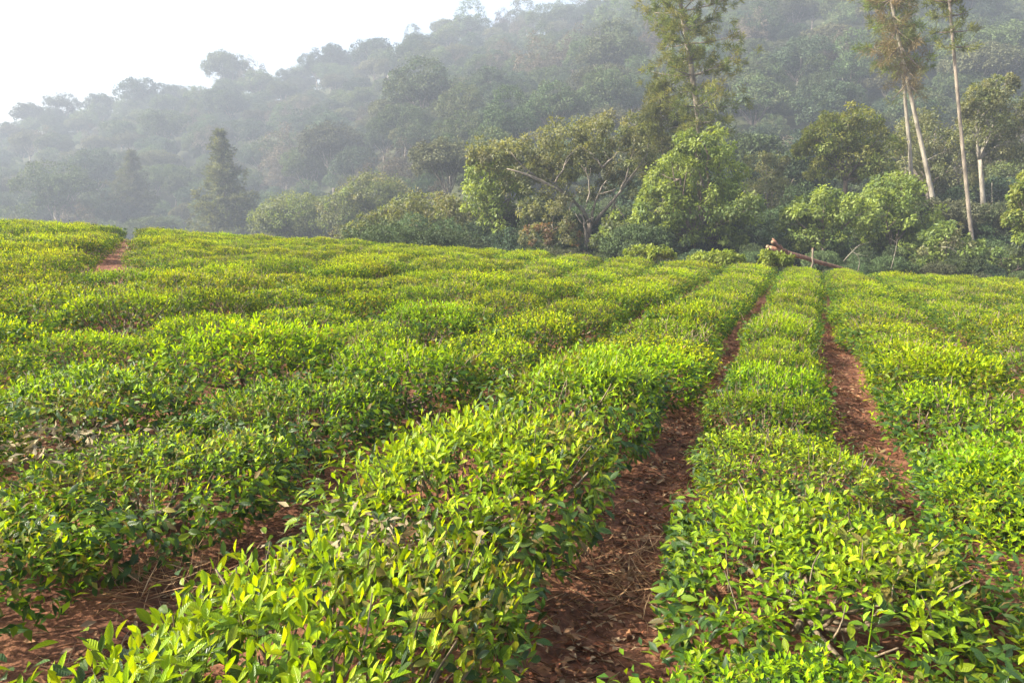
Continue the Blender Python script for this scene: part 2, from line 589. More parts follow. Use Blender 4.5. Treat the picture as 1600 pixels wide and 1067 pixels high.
edge_tree('broadleaf_tree', 'low dark green tree just right of the tall hazy conifer', 112, 470,
          [(470, 335, 55, 30), (425, 350, 34, 24), (510, 352, 40, 26), (455, 365, 50, 22)], DARK + OLIVE[:1] + GREEN[:1], .42, .25, M_BARK, 11)
edge_tree('broadleaf_tree', 'green topped tree behind the broad dull olive shrub tree', 104, 575,
          [(585, 305, 48, 30), (545, 335, 45, 32), (620, 335, 42, 30), (580, 360, 60, 26)], DARK + OLIVE + GREEN[:1], .40, .25, M_BARK, 12)
edge_tree('olive_tree', 'broad low olive brown tree on the crest left of the leafy green tree', 54, 655,
          [(655, 335, 62, 38), (600, 355, 45, 26), (705, 345, 42, 36), (560, 368, 30, 18), (650, 370, 70, 22)], OLIVE + DARK[:1], .30, .25, M_BARK, 13)
edge_tree('broadleaf_tree', 'leafy green tree under the left arm of the spreading tree', 50, 782,
          [(765, 280, 40, 38), (795, 310, 36, 40), (750, 320, 28, 34), (785, 355, 40, 32)], GREEN + LGREEN[:1], .28, .22, M_BARK, 14)
# the great spreading tree with pale limbs
Yg = 47
edge_tree('spreading_tree', 'wide flat crowned brownish tree with pale bare limbs and dark forked trunk', Yg, 918,
          [(775, 235, 44, 22), (830, 240, 46, 26), (890, 215, 56, 26), (950, 205, 55, 28), (985, 225, 34, 26), (860, 265, 45, 22),
           (910, 255, 45, 24), (960, 290, 26, 22), (850, 325, 40, 30), (900, 300, 34, 22), (985, 262, 34, 26), (820, 285, 36, 26), (935, 250, 40, 26), (760, 255, 30, 22)],
          BROWN + OLIVE[:2], .24, .27, M_BARK, 15, limb_bark=M_MIDBARK, dense=.95, nleaf=36, fork=pt(922, 348, Yg), limb_r=.30, limbs=False,
          extra_limbs=[(w3([(922, 350, 0), (900, 290, -1), (792, 264, -1.5)], Yg), .2, .07),
                       (w3([(868, 285, -1.2), (880, 262, -1.2), (893, 240, -1)], Yg), .10, .04),
                       (w3([(925, 352, 0), (922, 318, -1.2), (948, 282, -1.5)], Yg), .16, .05),
                       (w3([(917, 316, -1.3), (925, 285, -1.5), (914, 262, -1.6)], Yg), .09, .04),
                       (w3([(930, 350, 0), (958, 315, -.8), (1012, 240, -1)], Yg), .2, .06),
                       (w3([(970, 297, -.8), (982, 270, -1), (986, 245, -1)], Yg), .10, .04),
                       (w3([(945, 262, -1), (935, 255, -1), (920, 238, -1)], Yg), .09, .03),
                       (w3([(940, 262, -1), (958, 250, -1), (968, 230, -1)], Yg), .09, .03),
                       (w3([(918, 392, -.5), (915, 350, -.7), (905, 335, -.7)], Yg), .12, .08),
                       (w3([(936, 392, .3), (944, 360, .2), (960, 322, -.2)], Yg), .2, .1),
                       (w3([(890, 330, -.8), (893, 315, -.8), (900, 298, -1)], Yg), .07, .03),
                       (w3([(985, 352, -1), (975, 340, -1), (962, 322, -1)], Yg), .07, .03)])
edge_tree('dry_shrub', 'brown dry shrub with thin upright stems left of the dark forked trunk', 43, 866,
          [(862, 350, 38, 30), (880, 375, 30, 16), (838, 372, 26, 18)], BROWN + [(.16, .10, .05)], .2, .06, M_MIDBARK, 16, cat='shrub', dense=.7)
edge_tree('leafy_shrub', 'dark green shrub at the foot of the spreading tree', 42, 965,
          [(965, 362, 34, 26), (1000, 378, 24, 16), (940, 378, 20, 14)], GREEN + DARK, .24, .08, M_BARK, 17, cat='shrub')
edge_tree('broadleaf_tree', 'big bright leafy tree right of the spreading tree, below the tall pine', 42, 1090,
          [(1100, 228, 42, 28), (1062, 280, 48, 36), (1130, 268, 38, 34), (1032, 322, 42, 36), (1095, 320, 48, 40), (1150, 325, 42, 38),
           (1060, 365, 48, 28), (1125, 370, 48, 26)], LGREEN + GREEN, .26, .26, M_BARK, 18, dense=1.0, nleaf=46)
edge_tree('dry_tree', 'dull brown thin tree in the hollow right of the bright leafy tree', 56, 1205,
          [(1205, 300, 40, 40), (1195, 260, 34, 24), (1215, 350, 34, 36)], BROWN, .26, .16, M_MIDBARK, 19, dense=.7)
edge_tree('yellow_green_tree', 'yellowish green tree rising above the leafy shrubs by the log', 52, 1320,
          [(1322, 195, 44, 26), (1285, 225, 42, 26), (1355, 230, 46, 32), (1310, 260, 50, 28), (1370, 270, 36, 26)], YGREEN + LGREEN[:1], .27, .22, M_BARK, 20)
edge_tree('leafy_shrub', 'large green leafy shrub directly behind the fallen log', 41, 1290,
          [(1290, 325, 46, 30), (1252, 350, 34, 32), (1325, 345, 40, 34), (1285, 375, 50, 26)], GREEN + LGREEN, .26, .14, M_BARK, 21, cat='shrub')
edge_tree('leafy_shrub', 'tall green leafy shrub left of the leaning pale trunk', 42.5, 1400,
          [(1408, 298, 42, 30), (1375, 335, 40, 34), (1435, 340, 34, 34), (1400, 375, 50, 30)], GREEN + LGREEN, .26, .14, M_BARK, 22, cat='shrub')
edge_tree('leafy_shrub', 'rough green and brown shrub between the leaning trunk and the slender trunk', 39, 1478,
          [(1480, 370, 34, 22), (1450, 395, 36, 22), (1500, 400, 34, 24), (1470, 415, 44, 16)], GREEN + BROWN[:1], .24, .1, M_BARK, 23, cat='shrub')
edge_tree('leafy_shrub', 'low dark green shrub at the far right of the crest', 41, 1575,
          [(1560, 405, 36, 22), (1595, 418, 34, 20), (1530, 425, 26, 12)], GREEN + DARK, .24, .1, M_BARK, 24, cat='shrub')
edge_tree('broadleaf_tree', 'light green leafy branch end of a tree cut by the right edge', 38, 1625,
          [(1600, 308, 26, 24), (1590, 340, 28, 18), (1612, 365, 30, 24), (1625, 300, 30, 40)], LGREEN + YGREEN[:1], .26, .16, M_BARK, 25)
edge_tree('olive_tree', 'olive brown crowned tree on a straight white trunk near the right edge', 56, 1541,
          [(1565, 170, 44, 34), (1540, 210, 40, 34), (1590, 225, 40, 40), (1555, 140, 32, 24), (1525, 165, 26, 26)], OLIVE + BROWN[:2], .28, .22, M_PALE, 26,
          fork=pt(1531, 250, 56), dense=.8)
edge_tree('olive_tree', 'dull olive tree filling the gap behind the leaning pale trunk', 60, 1450,
          [(1450, 215, 44, 40), (1480, 265, 40, 40), (1420, 260, 36, 40)], OLIVE + BROWN, .28, .2, M_MIDBARK, 27, dense=.8)
edge_tree('broadleaf_tree', 'dark shaded tree behind the straight white trunk', 66, 1560,
          [(1560, 300, 44, 36), (1600, 280, 40, 40), (1520, 330, 40, 34), (1580, 345, 50, 36)], DARK + GREEN[:1], .3, .2, M_BARK, 28)
# mounds of bright weeds on the crest
for px, py, rx, ry, Y, sd_, lab in [(1016, 396, 36, 9, 30.5, 31, 'small bright green weedy mound on the crest below the bright leafy tree'),
                                    (1118, 403, 44, 7, 30.5, 33, 'long low weedy mound on the crest left of the log'),
                                    (1210, 404, 26, 12, 29.5, 32, 'bright green weedy mound in front of the cut log ends')]:
    edge_tree('weed_mound', lab, Y, px, [(px, py, rx, ry), (px + rx * .5, py + 4, rx * .6, ry * .8)],
              [(.17, .23, .025), (.20, .25, .03)], .16, .03, M_STEM, sd_, cat='shrub', dense=2.2)


# pines ------------------------------------------------------------
def needle_tufts(mb, P, D, R, cols, rng, per=30, w=.028):
    n = len(P)
    base = np.repeat(P, per, 0)
    d = norm(np.repeat(D, per, 0) * .7 + rng.normal(size=(n * per, 3)) * .75)
    base = base - d * 0.0 + rng.normal(size=(n * per, 3)) * (R * .22)
    tone = np.repeat(rng.uniform(.65, 1.3, n), per)[:, None]
    c = np.asarray(cols)[rng.integers(0, len(cols), n)]
    c = np.repeat(c, per, 0) * tone
    L = R * rng.uniform(.6, 1.2, n * per)
    leaves(mb, base, d, rng.normal(size=(n * per, 3)), L, w, c, droop=.12, fold=.1, lod=0)


def make_pine(name, label, trunk, r0, r1, bark, whorls, cols, tuft, rng, per=26, group=None, w=.03, branch_mat=None):
    """trunk: list of points; whorls: list of (t along trunk, branch length, count, rise, tuft spacing)"""
    trunk = np.asarray(trunk, float)
    base = trunk[0].copy()
    root = empty(name, base, label, 'pine', group)
    n = 26
    t = np.linspace(0, 1, n)
    seg = np.concatenate([[0], np.cumsum(np.linalg.norm(np.diff(trunk, axis=0), axis=1))]); seg /= seg[-1]
    pts = np.stack([np.interp(t, seg, trunk[:, k]) for k in range(3)], 1)
    pts[1:-1] = (pts[:-2] + pts[1:-1] * 2 + pts[2:]) / 4
    mb = MB()
    tube(mb, pts - base, r0 + (r1 - r0) * t, 10)
    obj('trunk', mb.mesh('trunk', bark), root)
    fl = MB()
    TP = []; TD = []
    for (tt, ln, cnt, rise, sp) in whorls:
        o = np.array([np.interp(tt, t, pts[:, k]) for k in range(3)]) - base
        a0 = rng.uniform(0, 2 * PI)
        for k in range(cnt):
            a = a0 + 2 * PI * k / cnt + rng.uniform(-.4, .4)
            L = ln * rng.uniform(.65, 1.15)
            e = o + np.array([math.cos(a) * L, math.sin(a) * L, L * (rise + rng.uniform(-.15, .15))])
            mid = (o + e) / 2 + np.array([0, 0, -.1 * L])
            bp = bez(o, mid, e, 7)
            bm_ = MB(); tube(bm_, bp, np.linspace(max(.02, r1 * .8), .012, 7), 5)
            obj('branch', bm_.mesh('branch', branch_mat or bark), root)
            m = max(2, int(L / sp))
            for s in np.linspace(.3, 1, m):
                p = np.array([np.interp(s, np.linspace(0, 1, 7), bp[:, q]) for q in range(3)])
                for h in range(2):
                    off = rng.normal(size=3) * np.array([.35, .35, .22]) * (.5 + L * .22)
                    TP.append(p + off); TD.append(norm(e - o + off * 2 + np.array([0, 0, .4])))
    if TP:
        needle_tufts(fl, np.array(TP), np.array(TD), tuft, cols, rng, per, w)
        obj('crown', fl.mesh('crown', M_NEEDLE), root)
    return root


PINE = [(.15, .19, .045), (.18, .20, .05), (.12, .165, .045), (.21, .21, .06)]
DEADN = [(.17, .135, .065), (.20, .155, .08), (.15, .13, .06)]
EDGE_ELL += [(1085, 130, 40, 120), (1040, 190, 30, 60), (1405, 80, 20, 60)]
rng = np.random.default_rng(41)
Yp = 52
b0 = gpt(1097, Yp)
make_pine('pine_tree', 'tallest tufted pine, rising out of the top of the picture above the leafy tree',
          [b0, pt(1094, 200, Yp), pt(1076, 80, Yp), pt(1062, 0, Yp), pt(1050, -70, Yp), pt(1046, -150, Yp)], .30, .07, M_MIDBARK,
          [(tt, ln, cn, .12, .42) for tt, ln, cn in zip(np.linspace(.36, .98, 15), [2.4, 2.0, 3.2, 1.6, 3.0, 1.6, 4.0, 2.2, 3.8, 1.7, 2.8, 1.5, 2.6, 2.0, 1.4], [5, 4, 5, 4, 5, 4, 5, 4, 5, 4, 5, 4, 5, 4, 4])],
          PINE, .42, rng, per=34, w=.05)
b1 = gpt(1040, 55)
make_pine('pine_tree', 'shorter yellowish pine behind the spreading tree, left of the tallest pine',
          [b1, pt(1036, 240, 55), pt(1030, 130, 55)], .2, .04, M_MIDBARK,
          [(tt, ln, 6, .1, .4) for tt, ln in zip(np.linspace(.42, .98, 11), [2.6, 3.0, 3.0, 2.8, 2.6, 2.4, 2.0, 1.8, 1.4, 1.0, .6])],
          [(.11, .13, .035), (.13, .14, .04), (.09, .11, .035)], .42, rng, per=34, w=.05)
b2 = gpt(1470, 49)
make_pine('pine_tree', 'leaning pale trunked pine with brown dead foliage hanging below its top',
          [b2, pt(1458, 310, 49), pt(1432, 190, 49), pt(1410, 90, 49), pt(1390, -10, 49), pt(1378, -90, 49)], .17, .07, M_PALE,
          [(.58, .7, 3, -1.2, .3), (.64, 1.0, 4, -1.1, .3), (.69, 1.2, 4, -1.0, .3), (.74, 1.4, 5, -.8, .3), (.78, 1.4, 4, -.5, .3), (.83, 1.2, 4, -.2, .35)],
          DEADN + [(.15, .17, .06)], .5, rng, per=28, w=.03, branch_mat=M_BARK)
make_pine('pine_tree', 'green tufted pine crown over the dead brown foliage, top cut by the frame',
          [gpt(1425, 51), pt(1423, 250, 51), pt(1408, 90, 51), pt(1388, -20, 51), pt(1372, -110, 51)], .16, .05, M_PALE,
          [(.60, 1.6, 4, .1, .45), (.66, 2.0, 5, .15, .45), (.72, 1.5, 4, .15, .4), (.79, 2.2, 6, .2, .35), (.84, 2.0, 6, .2, .35), (.9, 1.6, 6, .2, .35), (.95, 1.4, 6, .2, .35)],
          [(.15, .21, .04), (.17, .23, .045), (.19, .20, .055)], .42, rng, per=40, w=.045, branch_mat=M_BARK)
make_pine('pine_tree', 'tall slender bare trunked pine with sparse side tufts, second trunk from the right edge',
          [gpt(1529, 45), pt(1517, 360, 45), pt(1501, 200, 45), pt(1484, 10, 45), pt(1476, -90, 45)], .125, .07, M_MIDBARK,
          [(.70, .9, 2, .1, .4), (.745, 1.1, 3, .15, .4), (.79, .9, 2, .1, .4), (.83, 1.2, 4, .2, .35), (.87, 1.1, 3, .2, .35), (.91, 1.4, 5, .25, .35), (.96, 1.4, 5, .3, .35)],
          [(.13, .16, .045), (.15, .17, .05)], .36, rng, per=40, w=.045, branch_mat=M_BARK)


def conifer(name, label, apex, Y, basepx, wpx, cols, rng, n=17):
    b = gpt(basepx, Y)
    top = pt(apex[0], apex[1], Y)
    H = top[2] - b[2]; Wm = wpx * Y / FPX * .5
    ts = np.linspace(.12, .985, n)
    wh = []
    for tt in ts:
        prof = min(1.0, (1 - tt) * 1.75) ** .85
        wh.append((tt, max(.3, Wm * prof * rng.uniform(.72, 1.18)), 8, .18, .8))
    return make_pine(name, label, [b, (b + top) / 2, top], .35, .05, M_BARK, wh, cols, .95, rng, per=18, w=.2)


EDGE_ELL += [(355, 285, 30, 60)]
conifer('conifer_tree', 'dense cone shaped conifer standing alone in the haze beyond the crest', (343, 206), 150, 362, 96,
        [(.11, .13, .06), (.13, .145, .065), (.09, .115, .055)], rng)
conifer('conifer_tree', 'fainter blunt conifer almost lost in the haze left of the dense conifer', (205, 238), 205, 206, 72,
        [(.08, .10, .05), (.09, .10, .055)], rng, n=14)

# ------------------------------------------------------------------ hillside forest
HILLCOL = [[(.06, .088, .036), (.07, .10, .036)], [(.075, .11, .045), (.06, .095, .04)], [(.085, .092, .045), (.07, .08, .04)],
           [(.05, .08, .04), (.04, .07, .038)], [(.11, .095, .07), (.09, .082, .06)], [(.075, .115, .045), (.09, .115, .05)]]
ORD_ = ['first', 'second', 'third', 'fourth', 'fifth', 'sixth', 'seventh', 'eighth', 'ninth', 'tenth', 'eleventh', 'twelfth']
hill_meshes = []
for k in range(7):
    r = np.random.default_rng(100 + k)
    cols = HILLCOL[k % 6]
    mb = MB(); tb = MB()
    H = 13.0
    if k == 6:      # umbrella crown on a long trunk
        ell = [((0, 0, 10.4), (5, 5, 2.0)), ((3.6, 1, 8.8), (3, 3, 1.7)), ((-3.8, -.6, 9.2), (3, 3, 1.6)), ((.5, -3.2, 9.2), (2.8, 2.8, 1.7)), ((-.5, 3.2, 9), (2.8, 2.8, 1.7)), ((2.2, -2, 6.6), (2.2, 2.2, 1.5)), ((-2.4, 1.6, 6.2), (2.2, 2.2, 1.5))]
    elif k in (1, 4):
        ell = [((0, 0, 8.6), (3.4, 3.4, 4.4)), ((1.8, .5, 6.5), (2.6, 2.6, 2.6)), ((-1.9, -.4, 7.2), (2.5, 2.5, 2.6)), ((.2, -1.9, 5.6), (2.7, 2.4, 2.3)), ((0, 1.9, 6), (2.6, 2.4, 2.3))]
    else:
        ell = []
        for q in range(8):
            a = q * 2.4 + r.uniform(-.4, .4); rad = r.uniform(1.6, 3.6) if q else 0
            ell.append(((rad * math.cos(a), rad * math.sin(a), r.uniform(5.4, 8.6) if q else 8.8), tuple(r.uniform(2.1, 3.3) * np.array([1, 1, .85]))))
    for c, R in ell:
        clump_leaves(mb, c, R, cols, .36, 34 if k != 4 else 20, 46, r, low=-.3, tight=.8, spread=.3)
        limb_mesh(tb, (0, 0, 3.2), c, .16, .05, r)
    tube(tb, [(0, 0, -1.5), (.1, 0, 1.5), (0, .1, 3.6)], [.34, .28, .22], 7)
    hill_meshes.append((mb.mesh('crown', M_HILL), tb.mesh('trunk', M_MIDBARK)))

rng = np.random.default_rng(5)
cand = []
step = 9.0
for Y in np.arange(60, 420, step):
    sp = step * (1 + .0011 * Y)
    half = .667 * Y * 1.15 + 12
    for X in np.arange(-half, half, sp):
        x = X + rng.uniform(-.46, .46) * sp; y = Y + rng.uniform(-.46, .46) * step
        if y < 60 + sstep(30, -40, x) * 0 and x > 0:
            continue
        if x < 0.10 * y and y < 100 - .02 * x:
            continue
        pxx = 800 + FPX * x / y
        if pxx < 560 and y < 175:
            continue
        s = rng.uniform(.62, 1.2) * (1.45 if rng.random() < .14 and y > 190 else 1.0) * (1.0 if y > 130 else .8)
        k = int(rng.choice([0, 1, 2, 3, 4, 5, 0, 3, 5, 2, 6], p=None))
        if k == 6 and rng.random() < .6:
            k = 3
        cand.append((x, y, float(terrain(x, y)), s, k, rng.uniform(0, 2 * PI)))
# characterful trees on the ridge and slope, by their place on the hill
special = [(95, 148, 372, 1.5, 6, 'umbrella crowned tree on the ridge at far left'),
           (45, 162, 370, 1.25, 0, 'round tree leaning against the umbrella crowned tree on the ridge'),
           (225, 118, 370, 1.45, 3, 'dark rounded tree at the notch where the ridge steps up'),
           (352, 82, 372, 1.3, 0, 'round topped tree breaking the ridge line above the cone shaped conifer'),
           (522, 66, 374, 1.2, 3, 'small dark rounded tree on the ridge left of the photo centre'),
           (935, 112, 150, 1.15, 1, 'dark green oval tree on the slope left of the tallest pine'),
           (858, 105, 205, 1.15, 0, 'pale green domed tree standing on the open slope above the forest'),
           (785, 158, 150, 1.2, 3, 'dark rounded tree on the lower slope above the spreading tree')]
for px, py, Y, s, k, lab in special:
    p = pt(px, py, Y)
    z = float(terrain(p[0], Y))
    htop = {6: 12.4, 1: 12.8, 4: 12.8}.get(k, 11.6)
    s2 = min(max((p[2] - z) / htop, s * .75), s * 1.6)
    cand.append((p[0], Y, z, s2, k, rng.uniform(0, 6.28), lab))

# which of them can be seen: walk from near to far over a coarse picture of what already covers it
GW, GH = 400, 268
mask = np.zeros((GH, GW), bool)
yy, xx = np.mgrid[0:GH, 0:GW]
crest = np.interp(np.arange(GW) * 4, [0, 200, 400, 600, 800, 920, 1000, 1200, 1400, 1600], [340, 352, 360, 374, 390, 400, 400, 412, 428, 437])
mask |= (yy * 4 > crest[None, :])
for (a, b, c, d) in EDGE_ELL:
    mask |= ((xx * 4 - a) / c) ** 2 + ((yy * 4 - b) / d) ** 2 < 1
cand.sort(key=lambda t: t[1])
vis = []
for t in cand:
    x, y, z, s, k = t[:5]
    zc = z + s * (10.8 if k == 6 else 7.6)
    px, py, dd = project((x, y, zc))
    rx = s * 5.2 * FPX / dd; ry = s * (2 if k == 6 else 4.6) * FPX / dd
    e = ((xx * 4 - px) / rx) ** 2 + ((yy * 4 - py) / ry) ** 2 < 1
    vis.append(int((e & ~mask).sum()))
    mask |= ((xx * 4 - px) / (rx * .8)) ** 2 + ((yy * 4 - py) / (ry * .8)) ** 2 < 1
order = np.argsort([-v - (1e6 if len(c) > 6 else 0) for v, c in zip(vis, cand)])
pick = [i for i in order[:300] if vis[i] >= 6 or len(cand[i]) > 6]
picked = set(pick)
HILL_GRP = ['green hillside trees', 'oval hillside trees', 'olive hillside trees', 'dark hillside trees', 'brown hillside trees', 'pale green hillside trees', 'flat topped hillside trees']
LOOK = ['round green tree', 'tall oval tree', 'olive tinted tree', 'dark rounded tree', 'thin brownish tree', 'pale green tree', 'flat topped tree']
ZONES = [(120, 'at far left'), (290, 'left of the conical conifer'), (420, 'behind the conical conifer'), (560, 'right of the conical conifer'),
         (730, 'above the broad olive tree'), (870, 'above the lone leafy green tree'), (1000, 'above the spreading tree'), (1180, 'behind the tallest pine'),
         (1370, 'above the yellowish green tree'), (1500, 'behind the bare trunks'), (9999, 'near the right edge')]
cells = {}
for i in pick:
    t = cand[i]
    if len(t) > 6: continue
    px_, py_, _ = project((t[0], t[1], t[2] + 8 * t[3]))
    zone = next(z for lim, z in ZONES if px_ < lim)
    band = 'high up' if t[1] > 310 else 'halfway uphill' if t[1] > 215 else 'low down' if t[1] > 130 else 'at the hill foot'
    cells.setdefault((t[4], zone, band), []).append((px_, i))
hill_label = {}
for (k, zone, band), lst in cells.items():
    lst.sort()
    for q, (_, i) in enumerate(lst):
        pre = '' if len(lst) == 1 else ['left', 'right'][q] + ' of two: ' if len(lst) == 2 else ('%s from the left: ' % ORD_[q])
        hill_label[i] = (pre + LOOK[k] + ' ' + band + ' ' + zone)
first = {}
for i in pick:
    t = cand[i]
    x, y, z, s, k, a = t[:6]
    root = empty('forest_tree', (x, y, z), t[6] if len(t) > 6 else hill_label[i], 'tree', None if len(t) > 6 else HILL_GRP[k])
    root.rotation_euler = (0, 0, a); root.scale = (s * RNG.uniform(.9, 1.15), s * RNG.uniform(.9, 1.15), s)
    c = obj('crown', hill_meshes[k][0], root); obj('trunk', hill_meshes[k][1], root)
    first.setdefault(k, c)


def gn_scatter(name, pos, rotz, scale, sources, idx, label):
    """one object that scatters copies of existing meshes over points"""
    me = bpy.data.meshes.new(name)
    me.from_pydata([tuple(p) for p in pos], [], [])
    for nm, typ, dat, key in (('rot', 'FLOAT', rotz, 'value'), ('scl', 'FLOAT', scale, 'value'), ('pick', 'INT', idx, 'value')):
        at = me.attributes.new(nm, typ, 'POINT')
        at.data.foreach_set(key, np.asarray(dat, np.int32 if typ == 'INT' else np.float32))
    o = obj(name, me)
    tag(o, label, kind='stuff')
    ng = bpy.data.node_groups.new(name, 'GeometryNodeTree')
    ng.interface.new_socket('Geometry', in_out='INPUT', socket_type='NodeSocketGeometry')
    ng.interface.new_socket('Geometry', in_out='OUTPUT', socket_type='NodeSocketGeometry')
    nd = ng.nodes; L = ng.links.new
    gi = nd.new('NodeGroupInput'); go = nd.new('NodeGroupOutput')
    ji = nd.new('GeometryNodeGeometryToInstance')
    infos = []
    for s in sources:
        oi = nd.new('GeometryNodeObjectInfo'); oi.inputs['Object'].default_value = s; oi.transform_space = 'ORIGINAL'
        infos.append(oi)
    for oi in infos[::-1]:                       # multi-input sockets list the last link first
        L(oi.outputs['Geometry'], ji.inputs[0])
    ip = nd.new('GeometryNodeInstanceOnPoints')
    L(gi.outputs[0], ip.inputs['Points']); L(ji.outputs[0], ip.inputs['Instance'])
    ip.inputs['Pick Instance'].default_value = True

    def na(n_, t_):
        a = nd.new('GeometryNodeInputNamedAttribute'); a.data_type = t_; a.inputs['Name'].default_value = n_
        return a
    L(na('pick', 'INT').outputs['Attribute'], ip.inputs['Instance Index'])
    cx = nd.new('ShaderNodeCombineXYZ'); L(na('rot', 'FLOAT').outputs['Attribute'], cx.inputs['Z'])
    L(cx.outputs[0], ip.inputs['Rotation'])
    L(na('scl', 'FLOAT').outputs['Attribute'], ip.inputs['Scale'])
    L(ip.outputs[0], go.inputs[0])
    md = o.modifiers.new('scatter', 'NODES'); md.node_group = ng
    return o


rest = [cand[i] for i in range(len(cand)) if i not in picked]
keys = sorted(first)
if rest:
    gn_scatter('hill_forest', [(t[0], t[1], t[2]) for t in rest], [t[5] for t in rest], [t[3] for t in rest],
               [first[k] for k in keys], [keys.index(t[4]) if t[4] in keys else 0 for t in rest],
               'far mass of forest filling in the rest of the hillside')
under = []
ur = np.random.default_rng(64)
for i in range(1500):
    Y = ur.uniform(40, 175); X = ur.uniform(-.72, .72) * Y
    if X < -.25 * Y and Y < 75: continue
    under.append((X, Y, float(terrain(X, Y)) - .5, ur.uniform(.18, .34) * (1 if Y < 100 else 1.35), int(ur.integers(0, len(keys))), ur.uniform(0, 6.28)))
for i in range(420):
    Y = ur.uniform(36, 62); X = ur.uniform(-.16, .72) * Y
    under.append((X, Y, float(terrain(X, Y)) - .4, ur.uniform(.10, .2) if Y < 46 else ur.uniform(.22, .42), int(ur.choice([0, 1, 2, 3, 5])), ur.uniform(0, 6.28)))
gn_scatter('undergrowth', [t[:3] for t in under], [t[5] for t in under], [t[3] for t in under], [first[k] for k in keys], [t[4] for t in under],
           'dense low undergrowth filling the forest edge between the trees')
print('hill trees', len(cand), 'individual', len(pick), 'seen>=6:', sum(v >= 6 for v in vis))

# ------------------------------------------------------------------ tea rows
TH = math.radians(20.5)
RD = np.array([math.sin(TH), math.cos(TH)])       # along the rows
RN = np.array([math.cos(TH), -math.sin(TH)])      # across the rows


def gap_u(k, v):
    """across-position of the k-th soil gap; gap 0 is the bare strip in the middle of the picture"""
    v = np.asarray(v, float)
    if k == 0: return -.70 + .035 * np.clip(5.5 - v, 0, 4)
    if k == 1: return .40 + .09 * np.maximum(0, 6.2 - v) + .004 * np.maximum(0, v - 9) ** 1.5
    if k == 2: return np.interp(v, [3, 7, 9, 12, 25], [1.62, 1.72, 1.92, 2.05, 2.2])
    if k > 2: return 2.05 + 1.27 * (k - 2) + .012 * v
    if k == -1: return -2.03 - .0009 * np.maximum(0, v - 8) ** 2 + .10 * np.clip(3.2 - v, 0, 1.6)
    b = -2.03 - 1.22 * (-k - 1)
    return b - min(.0026 + .0012 * (-k - 2), .006) * np.maximum(0, v - 4) ** 2


def gap_extra(k, v):
    if k == -1: return .15 if v < 4.4 else .05
    if k == 0: return -.03 if v < 2.9 else .0 if v < 5 else .02
    if k == 1: return -.05 if v < 5.3 else (.07 if v < 10 else 0.)
    return 0.


YOUNG = np.array([(.33, .42, .007), (.27, .38, .008), (.38, .43, .007), (.23, .34, .008)])
MID = np.array([(.145, .23, .009), (.12, .205, .010), (.17, .235, .009)])
MATURE = np.array([(.045, .095, .014), (.036, .08, .016), (.06, .11, .014), (.034, .072, .020)])
WORN = np.array([(.16, .18, .03), (.19, .19, .035), (.13, .16, .03), (.20, .17, .04)])
OLD = np.array([(.20, .15, .05), (.16, .12, .045), (.24, .22, .04), (.14, .12, .05)])


